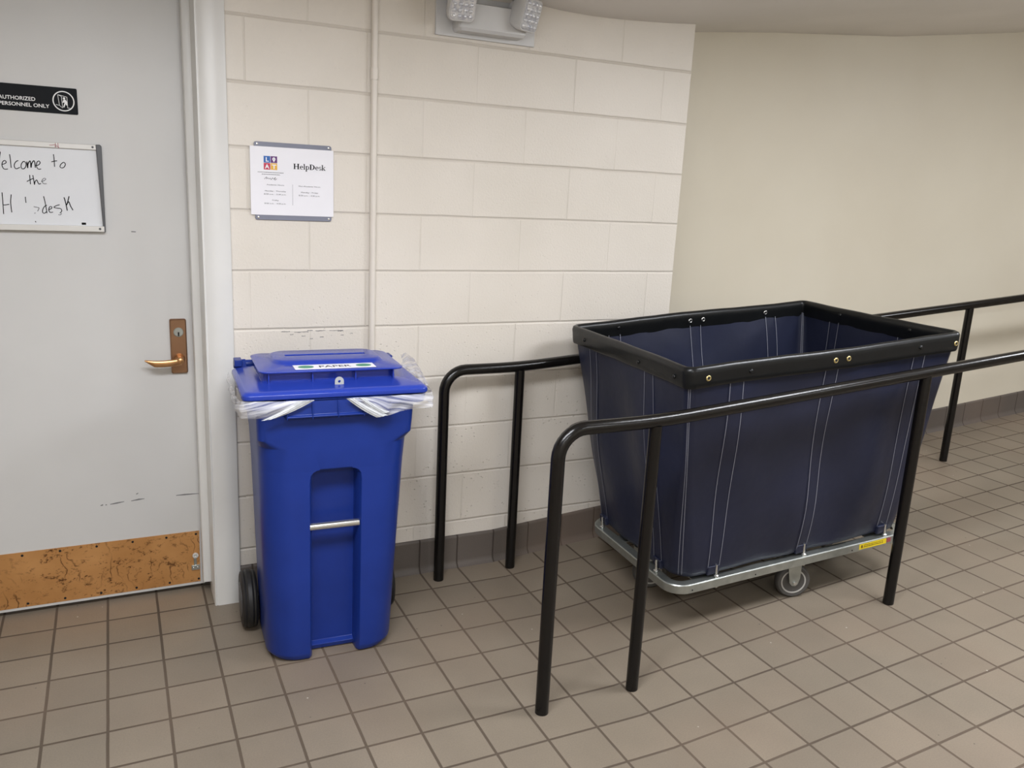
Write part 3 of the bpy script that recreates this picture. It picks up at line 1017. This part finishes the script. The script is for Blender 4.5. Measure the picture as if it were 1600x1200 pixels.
mb.loft([LX_(q) for q in (LL(-.25, .25, -.19, .15, .02, .900), LL(-.278, .278, -.214, .165, .022, .900), LL(-.280, .280, -.216, .166, .024, .905), LL(-.279, .279, -.2155, .165, .024, .914), LL(-.271, .271, -.207, .158, .024, .921),
         LL(-.263, .263, -.196, .15, .022, .923), LL(-.222, .212, -.128, .148, .03, .928), LL(-.212, .202, -.104, .146, .022, .930),
         LL(-.209, .199, -.102, .146, .022, .959), LL(-.222, .220, -.135, .146, .03, .9605), LL(-.223, .221, -.136, .147, .03, .965), LL(-.214, .212, -.126, .14, .03, .968),
         LL(-.178, .182, -.064, .124, .05, .969), LL(-.172, .176, -.059, .119, .05, .973), LL(-.166, .170, -.051, .114, .045, .979), LL(-.160, .164, -.043, .108, .042, .981),
         LL(-.125, .131, .022, .042, .001, .981), LL(-.125, .131, .022, .042, .001, .935))])
for x in (-.186, -.056, .076, .196):
    mb.box((x - .002, -.125, .925), (x + .002, -.098, .960))
lid = mb.obj('lid', M_BLUE_LID, bin_, angle=30, bevel=.0012)
mb = MB().box((-.116, .0225, .938), (.138, .0415, .940))
mb.obj('slot', M_DARK, lid, smooth=False)['label'] = 'dark paper slot'
# grey hasp with a round hole
mb = MB()
hp = [(-.0135, -.012), (.0135, -.012)] + [(.0135 * math.cos(a), .021 + .0135 * math.sin(a)) for a in [PI * k / 14 for k in range(15)]]
inner = []
n_ = len(hp)
for (a, b) in hp:
    q = math.atan2(b - .02, a)
    inner.append((.0045 * math.cos(q), .02 + .0045 * math.sin(q)))
for (p, q) in ((hp, inner),):
    A = [(x, -.150, z + .9165) for x, z in p]
    B = [(x, -.150, z + .9165) for x, z in q]
    A2 = [(x, -.146, z + .9165) for x, z in p]
    B2 = [(x, -.146, z + .9165) for x, z in q]
    mb.loft([A, B, B2, A2, A], False, False)
hs = mb.obj('hasp', plain('grey_hasp', srgb(172, 174, 170), .4, var=.05), lid, angle=30)
hs.location = (.018, -.010, -.002)
hs['label'] = 'pale grey lock tab with a round hole'
# paper label on the flange
mb = MB().box((-.108, -.127, .9686), (.140, -.066, .9694))
lab = mb.obj('label_strip', M_WHITE, lid, smooth=False)
lab['label'] = 'white label with two green ovals'
for x in (-.072, .106):
    mb = MB()
    mb.lathe([(1, 0), (1, .0003)], (0, 0, 0), (0, 0, 1), 24)
    mb.v = [(x + p[0] * .024, -.0965 + p[1] * .019, .9695 + p[2]) for p in mb.v]
    mb.obj('green_oval', M_GRN, lab, smooth=False)
tm = MB()
text_into(tm, 'PAPER', -.032, .066, 0, .026, 0, .01)
tm.v = [(p[0], -.110 + p[2], .9697) for p in tm.v]
tm.obj('lettering', M_FADE, lab, smooth=False, fix=False)['label'] = 'faded word PAPER'
# rear handle, wheels, axle
mb = MB()
mb.tube([(-.262, .185, .925), (.262, .185, .925)], .014, 14)
for x in (-.235, 0, .235):
    mb.loft([[(x - .012, y, z - .012) for y, z in ((.15, .895), (.185, .925))] + [(x + .012, y, z - .012) for y, z in ((.185, .925), (.15, .895))],
             [(x - .012, y, z + .012) for y, z in ((.15, .905), (.185, .93))] + [(x + .012, y, z + .012) for y, z in ((.185, .93), (.15, .905))]])
mb.box((-.262, .14, .925), (-.238, .19, .947))
mb.box((.238, .14, .925), (.262, .19, .947))
mb.obj('rear_handle', M_BLUE, bin_, bevel=.002)
MB().tube([(-.25, .14, .1), (.25, .14, .1)], .009, 12).obj('axle', M_STEEL, bin_)
for sx in (-1, 1):
    wl = MB().lathe([(.03, -.024), (.085, -.026), (.093, -.024), (.098, -.017), (.096, -.012), (.1, -.006), (.1, .006), (.096, .012), (.098, .017), (.093, .024), (.085, .026), (.03, .024)], (sx * .238, .14, .1), (1, 0, 0), 36).obj('wheel', M_RUBBER, bin_, angle=25)
    MB().lathe([(.03, -.03), (.06, -.027), (.06, .027), (.03, .03)], (sx * .238, .14, .1), (1, 0, 0), 24).obj('hub', M_GREYP, wl)

# clear plastic liner folded over the rim under the lid
lin = empty('bin_liner', (BX, BY, .9), 'clear plastic bin liner folded over the rim under the blue lid', 'bag', (0, 0, -.045))


def film(name, path, seed):
    """path: (x, y, ztop, zbot); outward ripples"""
    rnd = random.Random(seed)
    P = []
    for i in range(len(path) - 1):
        n = 8
        for k in range(n):
            t_ = k / n
            P.append([path[i][j] * (1 - t_) + path[i + 1][j] * t_ for j in range(4)])
    P.append(list(path[-1]))
    m_ = 8
    mb = MB()
    vs, uv = [], []
    L = 0
    for i, (x, y, zt, zb) in enumerate(P):
        a = P[max(i - 1, 0)]
        b = P[min(i + 1, len(P) - 1)]
        tx, ty = b[0] - a[0], b[1] - a[1]
        d = math.hypot(tx, ty) or 1
        nx, ny = ty / d, -tx / d
        if i:
            L += math.hypot(x - P[i - 1][0], y - P[i - 1][1])
        for k in range(m_ + 1):
            q = k / m_
            o = .0035 * math.sin(q * 9 + L * 60 + seed) * q + .006 * math.sin(q * PI)
            z = zt * (1 - q) + zb * q
            vs.append((x + nx * o, y + ny * o, z - .9))
            uv.append((L - q * .05, (q * .06 + L * .3 * (1 if seed == 1 else -1))))
    n1 = m_ + 1
    fs = [(i * n1 + k, (i + 1) * n1 + k, (i + 1) * n1 + k + 1, i * n1 + k + 1) for i in range(len(P) - 1) for k in range(m_)]
    mb.add(vs, fs)
    mb.uv = uv
    return mb.obj(name, M_BAG, lin, angle=80, fix=False)


f_l = film('film', [(-.280, .155, .908, .868), (-.283, .06, .906, .862), (-.284, -.08, .905, .855), (-.282, -.19, .903, .853), (-.274, -.216, .902, .852), (-.25, -.222, .901, .851), (-.205, -.223, .900, .846), (-.165, -.224, .898, .858), (-.10, -.224, .898, .890), (-.07, -.224, .898, .896)], 1)
f_r = film('film', [(.03, -.224, .898, .896), (.07, -.224, .898, .878), (.115, -.224, .898, .858), (.152, -.224, .898, .834), (.19, -.224, .899, .848), (.25, -.224, .899, .853), (.296, -.218, .902, .853), (.301, -.19, .904, .856), (.303, -.06, .908, .862), (.301, .06, .914, .868), (.297, .15, .914, .872)], 2)
f_t = film('film', [(.293, -.16, .922, .905), (.298, -.08, .945, .905), (.300, .0, .962, .907), (.298, .10, .964, .907), (.294, .15, .945, .907)], 3)
# bunched white folds of the liner at the two front gathers
M_FOLD = plain('white_film', srgb(184, 187, 190), .3, var=.12, scale=70)
for top, bot in (((-.118, -.068, .898), (-.222, -.178, .847)), ((.024, .048, .898), (.118, .152, .836)), ((.062, .078, .898), (.132, .158, .846))):
    mb = MB()
    vs = []
    for k in range(11):
        t_ = k / 10
        xa = top[0] + (bot[0] - top[0]) * t_
        xb = top[1] + (bot[1] - top[1]) * t_
        z = top[2] + (bot[2] - top[2]) * (t_ + .06 * math.sin(PI * t_))
        for j in range(9):
            u = j / 8
            vs.append((xa + (xb - xa) * u, -.2275 - .004 * math.sin(PI * u) - .0012 * math.sin(u * 19 + t_ * 3), z - .9 + .006 * (u - .5) * t_))
    mb.add(vs, [(9 * k + j, 9 * k + j + 1, 9 * k + j + 10, 9 * k + j + 9) for k in range(10) for j in range(8)])
    mb.obj('fold', M_FOLD, lin, angle=80, fix=False)['label'] = 'bunched white fold of the liner'

# ------------------------------------------------------------------ navy laundry cart on the ramp
CX, CY = 1.639, -.55
cart = empty('laundry_cart', (CX, CY, fz(CX)), 'navy canvas basket truck with black rim on casters between the handrails', 'cart')
cart.rotation_mode = 'QUATERNION'
cart.rotation_quaternion = (Matrix.Rotation(-math.atan(SL), 3, 'Y') @ Matrix.Rotation(-.05, 3, 'Z')).to_quaternion()

# steel angle frame with rounded corners
FL_, FW_ = .55, .315


def ring_loft(mb, prof, hx, hy, r, n=8):
    """sweep a profile (inset, z) round a rounded rectangle"""
    loops = []
    base_ = []
    for (cx, cy, a0) in ((-hx + r, -hy + r, PI), (hx - r, -hy + r, 1.5 * PI), (hx - r, hy - r, 0), (-hx + r, hy - r, .5 * PI)):
        for k in range(n + 1):
            a = a0 + .5 * PI * k / n
            base_.append((cx, cy, math.cos(a), math.sin(a)))
    for (ins, z) in prof:
        loops.append([(cx + (r - ins) * ca, cy + (r - ins) * sa, z) for cx, cy, ca, sa in base_])
    loops.append(loops[0])
    mb.loft(loops, False, False)


mb = MB()
ring_loft(mb, [(.0005, .157), (0, .158), (0, .187), (.003, .1903), (.007, .1903), (.009, .1885), (.036, .1885), (.036, .1855), (.004, .1850), (.004, .157)], FL_, FW_, .075)
frm = mb.obj('frame', M_STEEL, cart, angle=22)
frm['label'] = 'galvanised steel angle frame'
mb = MB()
for x in (-.40, 0.03, .40):
    mb.box((x - .045, -FW_ + .004, .181), (x + .045, FW_ - .004, .1862))
for y in (-.12, .12):
    mb.box((-FL_ + .004, y - .03, .176), (FL_ - .004, y + .03, .181))
mb.obj('cross_members', M_STEEL, cart, bevel=.001)
for x in (-.47, -.2, .25):
    MB().lathe([(.003, 0), (.003, .0006)], (x, -FW_, .168), (0, -1, 0), 8).obj('bolt_hole', M_DARK, frm)

# yellow warning label
mb = MB().box((.285, -FW_ - .0006, .163), (.420, -FW_, .1845))
wl = mb.obj('warning_label', M_YEL, cart, smooth=False)
wl['label'] = 'small yellow label on the frame'
mb = MB()
rnd = random.Random(5)
flat(mb, [(.293, .168), (.302, .168), (.302, .180), (.293, .180)], -FW_ - .0009)
x = .307
while x < .405:
    w_ = rnd.uniform(.003, .007)
    flat(mb, [(x, .1695), (x + w_, .1695), (x + w_, .1735), (x, .1735)], -FW_ - .0009)
    flat(mb, [(x, .1765), (x + w_ * .8, .1765), (x + w_ * .8, .180), (x, .180)], -FW_ - .0009)
    x += w_ + .002
mb.obj('print', plain('label_print', srgb(120, 96, 16), .6, var=.05), wl, smooth=False, fix=False)
mb = MB().box((.422, -FW_ - .0006, .166), (.442, -FW_, .184))
mb.obj('emblem_label', M_RED, cart, smooth=False)['label'] = 'small pinkish round emblem label'

# casters
def caster(px, py, a):
    T = Matrix.Translation((px, py, 0)) @ Matrix.Rotation(a, 4, 'Z')
    mb = MB()
    for s_ in (-1, 1):
        pr = [(-.026, .150), (.026, .150), (.022, .085), (.014, .060), (.004, .053), (-.008, .055), (-.018, .068)]
        mb.loft([[T @ Vector((x + .028, s_ * .024, z)) for x, z in pr], [T @ Vector((x + .028, s_ * .027, z)) for x, z in pr]])
    mb.v = [tuple(p) for p in mb.v]
    lo = [T @ Vector((x, y, .146)) for x, y, _ in rrect(-.03, .055, -.027, .027, .01, 0, 3)]
    hi = [T @ Vector((x, y, .151)) for x, y, _ in rrect(-.03, .055, -.027, .027, .01, 0, 3)]
    mb.loft([lo, hi])
    mb.loft([[T @ Vector((.032 * math.cos(q), .032 * math.sin(q), z)) for q in [2 * PI * k / 20 for k in range(20)]] for z in (.151, .177)])
    cf = mb.obj('caster', M_STEEL, cart, angle=30)
    cc = T @ Vector((.030, 0, .067))
    ax = T.to_3x3() @ Vector((0, 1, 0))
    ty = MB().lathe([(.047, -.0155), (.059, -.0175), (.064, -.014), (.067, -.005), (.067, .005), (.064, .014), (.059, .0175), (.047, .0155)], cc, ax, 40).obj('tyre', M_TYRE, cf, angle=40)
    hb = MB().lathe([(.008, -.019), (.014, -.019), (.016, -.012), (.030, -.009), (.041, -.011), (.043, -.0165), (.048, -.0168), (.0485, -.012), (.0485, .012), (.048, .0168), (.043, .0165), (.041, .011), (.030, .009), (.016, .012), (.014, .019), (.008, .019)], cc, ax, 40).obj('hub', M_HUB, cf, angle=40)
    hb['label'] = 'pale plastic hub'
    MB().lathe([(.0075, -.033), (.0075, -.028), (.004, -.027), (.004, .027), (.0075, .028), (.0075, .033)], cc, ax, 6).obj('axle_bolt', M_CHROME, cf)
    return cf


caster(-.005, -.245, -.32)
caster(-.455, .045, -.5)
caster(.41, 0, .3)
caster(0, .25, .2)

# canvas body: a tapered open bag; hx, hy, corner radius at height z
ZB, ZT = .204, .955


def csec(v):
    s_ = v ** .9
    hx = .513 + (.572 - .513) * s_
    hy = .288 + (.400 - .288) * s_
    r = .070 + (.030 - .070) * s_
    return hx, hy, r, ZB + (ZT - ZB) * v


def fold(x, y, v):
    """soft outward ripple of the cloth"""
    a = math.atan2(y * 1.4, x)
    e = math.sin(PI * v)
    f = .008 * math.sin(3.2 * x * 4 + 3.5 * v + y * 7) * e + .010 * math.sin(a * 7 + 4 * v) * e
    f += .004 * (1 - v) ** 2 * math.sin(a * 11 + 1.3)
    f += .004 * math.sin(x * 23 + y * 19 + 6 * v) * e
    # the bag bellies out low down on its long sides
    f += .012 * math.exp(-((v - .25) / .22) ** 2) * max(0, 1 - (x / .5) ** 2)
    return f


def cloop(v, inset=0., n=8, m=22):
    hx, hy, r, z = csec(v)
    pts = []

    def seg(p, q, nrm, k):
        for i in range(k):
            t_ = i / k
            pts.append((p[0] + (q[0] - p[0]) * t_, p[1] + (q[1] - p[1]) * t_, nrm))
    for (cx, cy, a0, p2, nrm, k) in ((-hx + r, -hy + r, PI, (hx - r, -hy), (0, -1), m), (hx - r, -hy + r, 1.5 * PI, (hx, hy - r), (1, 0), 14),
                                     (hx - r, hy - r, 0, (-hx + r, hy), (0, 1), m), (-hx + r, hy - r, .5 * PI, (-hx, -hy + r), (-1, 0), 14)):
        for i in range(n):
            a = a0 + .5 * PI * i / n
            pts.append((cx + r * math.cos(a), cy + r * math.sin(a), (math.cos(a), math.sin(a))))
        a = a0 + .5 * PI
        seg((cx + r * math.cos(a), cy + r * math.sin(a)), p2, nrm, k)
    out = []
    for x, y, nn in pts:
        f = fold(x, y, v) - inset
        out.append((x + nn[0] * f, y + nn[1] * f, z))
    return out


vv = [0, .02, .05] + [.05 + .95 * k / 18 for k in range(1, 19)]
loops = []
b0 = cloop(0)
loops.append([(x * .86, y * .8, ZB - .010) for x, y, z in b0])
loops.append([(x * .96, y * .94, ZB - .008) for x, y, z in b0])
loops += [cloop(q) for q in vv]
inn = [cloop(q, .003) for q in vv[::-1]]
loops += inn
loops.append([(x * .9, y * .88, ZB + .004) for x, y, z in inn[-1]])
canvas = MB().loft(loops).obj('canvas_bag', M_NAVY, cart, angle=70)
canvas['label'] = 'navy blue canvas basket'


def side_pt(side, s_, v, off):
    hx, hy, r, z = csec(v)
    if side == 'f':
        p, nn = (s_, -hy), (0, -1)
    elif side == 'b':
        p, nn = (s_, hy), (0, 1)
    elif side == 'l':
        p, nn = (-hx, s_), (-1, 0)
    else:
        p, nn = (hx, s_), (1, 0)
    f = fold(p[0], p[1], v) + off
    return Vector((p[0] + nn[0] * f, p[1] + nn[1] * f, z)), Vector((nn[0], nn[1], 0))


def corner_pt(sx, sy, v, da, off):
    hx, hy, r, z = csec(v)
    a = math.atan2(sy, sx) + da
    cx, cy = sx * (hx - r), sy * (hy - r)
    x, y = cx + r * math.cos(a), cy + r * math.sin(a)
    f = fold(x, y, v) + off
    return Vector((x + math.cos(a) * f, y + math.sin(a) * f, z)), Vector((math.cos(a), math.sin(a), 0))


bands = [('f', -.392), ('f', -.002), ('f', .392), ('b', -.392), ('b', -.004), ('b', .385), ('l', .24), ('l', -.165), ('r', .2), ('r', -.165)]
for side, s0 in bands:
    for off in (.0012, -.0042):
        # raised webbing under each pair of stitch lines
        mb = MB()
        vs = []
        for k in range(26):
            v = .012 + .985 * k / 25
            for j in range(7):
                s_ = s0 + (.018 if side in 'fb' else 0) * (1 - v) + (j - 3) / 3 * .030
                vs.append(side_pt(side, s_, v, off * (1 if 0 < j < 6 else .3))[0])
        mb.add(vs, [(7 * k + j, 7 * k + j + 1, 7 * k + j + 8, 7 * k + j + 7) for k in range(25) for j in range(6)])
        wbg = mb.obj('webbing', M_NAVY, canvas, angle=80, fix=False)
        for d in (-.026, .026):
            mb = MB()
            P, N = [], []
            for k in range(26):
                v = .012 + .985 * k / 25
                s_ = s0 + d * (1 - .12 * (1 - v)) + (.018 if side in 'fb' else 0) * (1 - v)
                p, nn = side_pt(side, s_, v, off + (.0016 if off > 0 else -.0016))
                P.append(p)
                N.append(nn)
            mb.ribbon(P, N, .0022)
            mb.obj('stitching', M_THREAD, canvas, smooth=False, fix=False)['label'] = 'pale grey stitching'
for sx, sy in ((-1, -1), (1, -1), (1, 1), (-1, 1)):
    for da in (-.09, .09):
        for off in (.0016, -.0048):
            mb = MB()
            P, N = [], []
            for k in range(26):
                p, nn = corner_pt(sx, sy, .01 + .985 * k / 25, da, off)
                P.append(p)
                N.append(nn)
            mb.ribbon(P, N, .0018)
            mb.obj('stitching', M_THREAD, canvas, smooth=False, fix=False)['label'] = 'pale grey stitching'

# webbing tabs at the foot and the bolts that hold the bag to the frame
for side, s0 in bands:
    if side in 'fb':
        s1 = s0 + .018
        sg = -1 if side == 'f' else 1
        a = [(s1 - .024, sg * .284, .199), (s1 + .024, sg * .284, .199), (s1 + .024, sg * .299, .199), (s1 - .024, sg * .299, .199)]
        b = [(s1 - .026, sg * .286, .234), (s1 + .026, sg * .286, .234), (s1 + .024, sg * .304, .234), (s1 - .024, sg * .304, .234)]
        bx, by = s1 + .012, sg * .301
    else:
        sg = -1 if side == 'l' else 1
        a = [(sg * .505, s0 - .024, .199), (sg * .505, s0 + .024, .199), (sg * .522, s0 + .024, .199), (sg * .522, s0 - .024, .199)]
        b = [(sg * .508, s0 - .026, .234), (sg * .508, s0 + .026, .234), (sg * .526, s0 + .024, .234), (sg * .526, s0 - .024, .234)]
        bx, by = sg * .533, s0 - .014
    MB().loft([a, b]).obj('webbing_tab', M_NAVY, canvas, bevel=.003)
    mb = MB().tube([(bx, by, .148), (bx, by, .236)], .0042, 10).lathe([(.0095, .190), (.0095, .196), (.007, .198)], (bx, by, 0), (0, 0, 1), 12).lathe([(.008, .150), (.008, .157)], (bx, by, 0), (0, 0, 1), 6)
    mb.obj('strap_bolt', M_CHROME, cart)

# black vinyl rim: inverted U over the top edge
RX, RY = .581, .409
mb = MB()


def rim_loop(ins, z, wob=0):
    out = []
    r = .032
    for (cx, cy, a0, p2, k) in ((-RX + r, -RY + r, PI, (RX - r, -RY), 16), (RX - r, -RY + r, 1.5 * PI, (RX, RY - r), 12),
                                (RX - r, RY - r, 0, (-RX + r, RY), 16), (-RX + r, RY - r, .5 * PI, (-RX, -RY + r), 12)):
        pts = []
        for i in range(8):
            a = a0 + .5 * PI * i / 8
            pts.append((cx + (r - ins) * math.cos(a), cy + (r - ins) * math.sin(a)))
        a = a0 + .5 * PI
        p = (cx + (r - ins) * math.cos(a), cy + (r - ins) * math.sin(a))
        nn = (math.cos(a), math.sin(a))
        q = (p2[0] - nn[0] * ins, p2[1] - nn[1] * ins)
        for i in range(k):
            pts.append((p[0] + (q[0] - p[0]) * i / k, p[1] + (q[1] - p[1]) * i / k))
        for x, y in pts:
            zz = z + .0025 * math.sin(x * 7 + y * 5) + .0006 * math.sin(x * 31 + y * 27)
            w_ = 1 + wob * .0035 * math.sin(x * 40 + y * 33)
            out.append((x * w_, y * w_, zz))
    return out


prof = [(.002, .930, 1), (-.001, .935, .6), (-.003, .95, .3), (-.004, .972, 0), (-.005, .985, 0), (-.001, .996, 0), (.008, 1.0, 0), (.017, .996, 0), (.021, .985, 0), (.0215, .968, 0), (.018, .952, .3), (.016, .937, .6), (.015, .931, 1)]
lp = [rim_loop(*p) for p in prof]
lp.append(lp[0])
mb.loft(lp, False, False)
rim = mb.obj('rim', M_VINYL, cart, angle=70)
rim['label'] = 'black vinyl rim'


def grommet(p, nn, m, ring=True):
    if ring:
        pr = [(.0048, -.001), (.0050, .0016), (.0065, .0024), (.0085, .0018), (.0095, 0)]
        o = MB().lathe(pr, p, nn, 18).obj('eyelet', m, rim, angle=50)
        MB().lathe([(.0050, .0), (.0050, .0017)], p, nn, 14).obj('eyelet_hole', M_DARK, rim)
    else:
        o = MB().lathe([(.0075, -.001), (.0072, .002), (.005, .004), (.002, .0048)], p, nn, 16).obj('rivet', m, rim, angle=50)
        o['label'] = 'black rivet'


for x in (-.51, -.002, .053, .548):
    grommet((x, -RY - .0045, .962), (0, -1, 0), M_BRASS)
for x in (-.348, .378):
    grommet((x, -RY - .0045, .966), (0, -1, 0), M_VINYL, False)
for y in (.285, -.115, -.335):
    grommet((-RX - .0045, y, .958), (-1, 0, 0), M_VINYL, False)
for x in (-.033, .031, .354):
    grommet((x, RY - .0215, .964), (0, -1, 0), M_CHROME)
grommet((-.376, RY - .0215, .968), (0, -1, 0), M_VINYL, False)
grommet((-RX + .0215, .29, .965), (1, 0, 0), M_CHROME)
for y in (.165, -.197):
    grommet((RX - .0215, y, .97), (-1, 0, 0), M_VINYL, False)
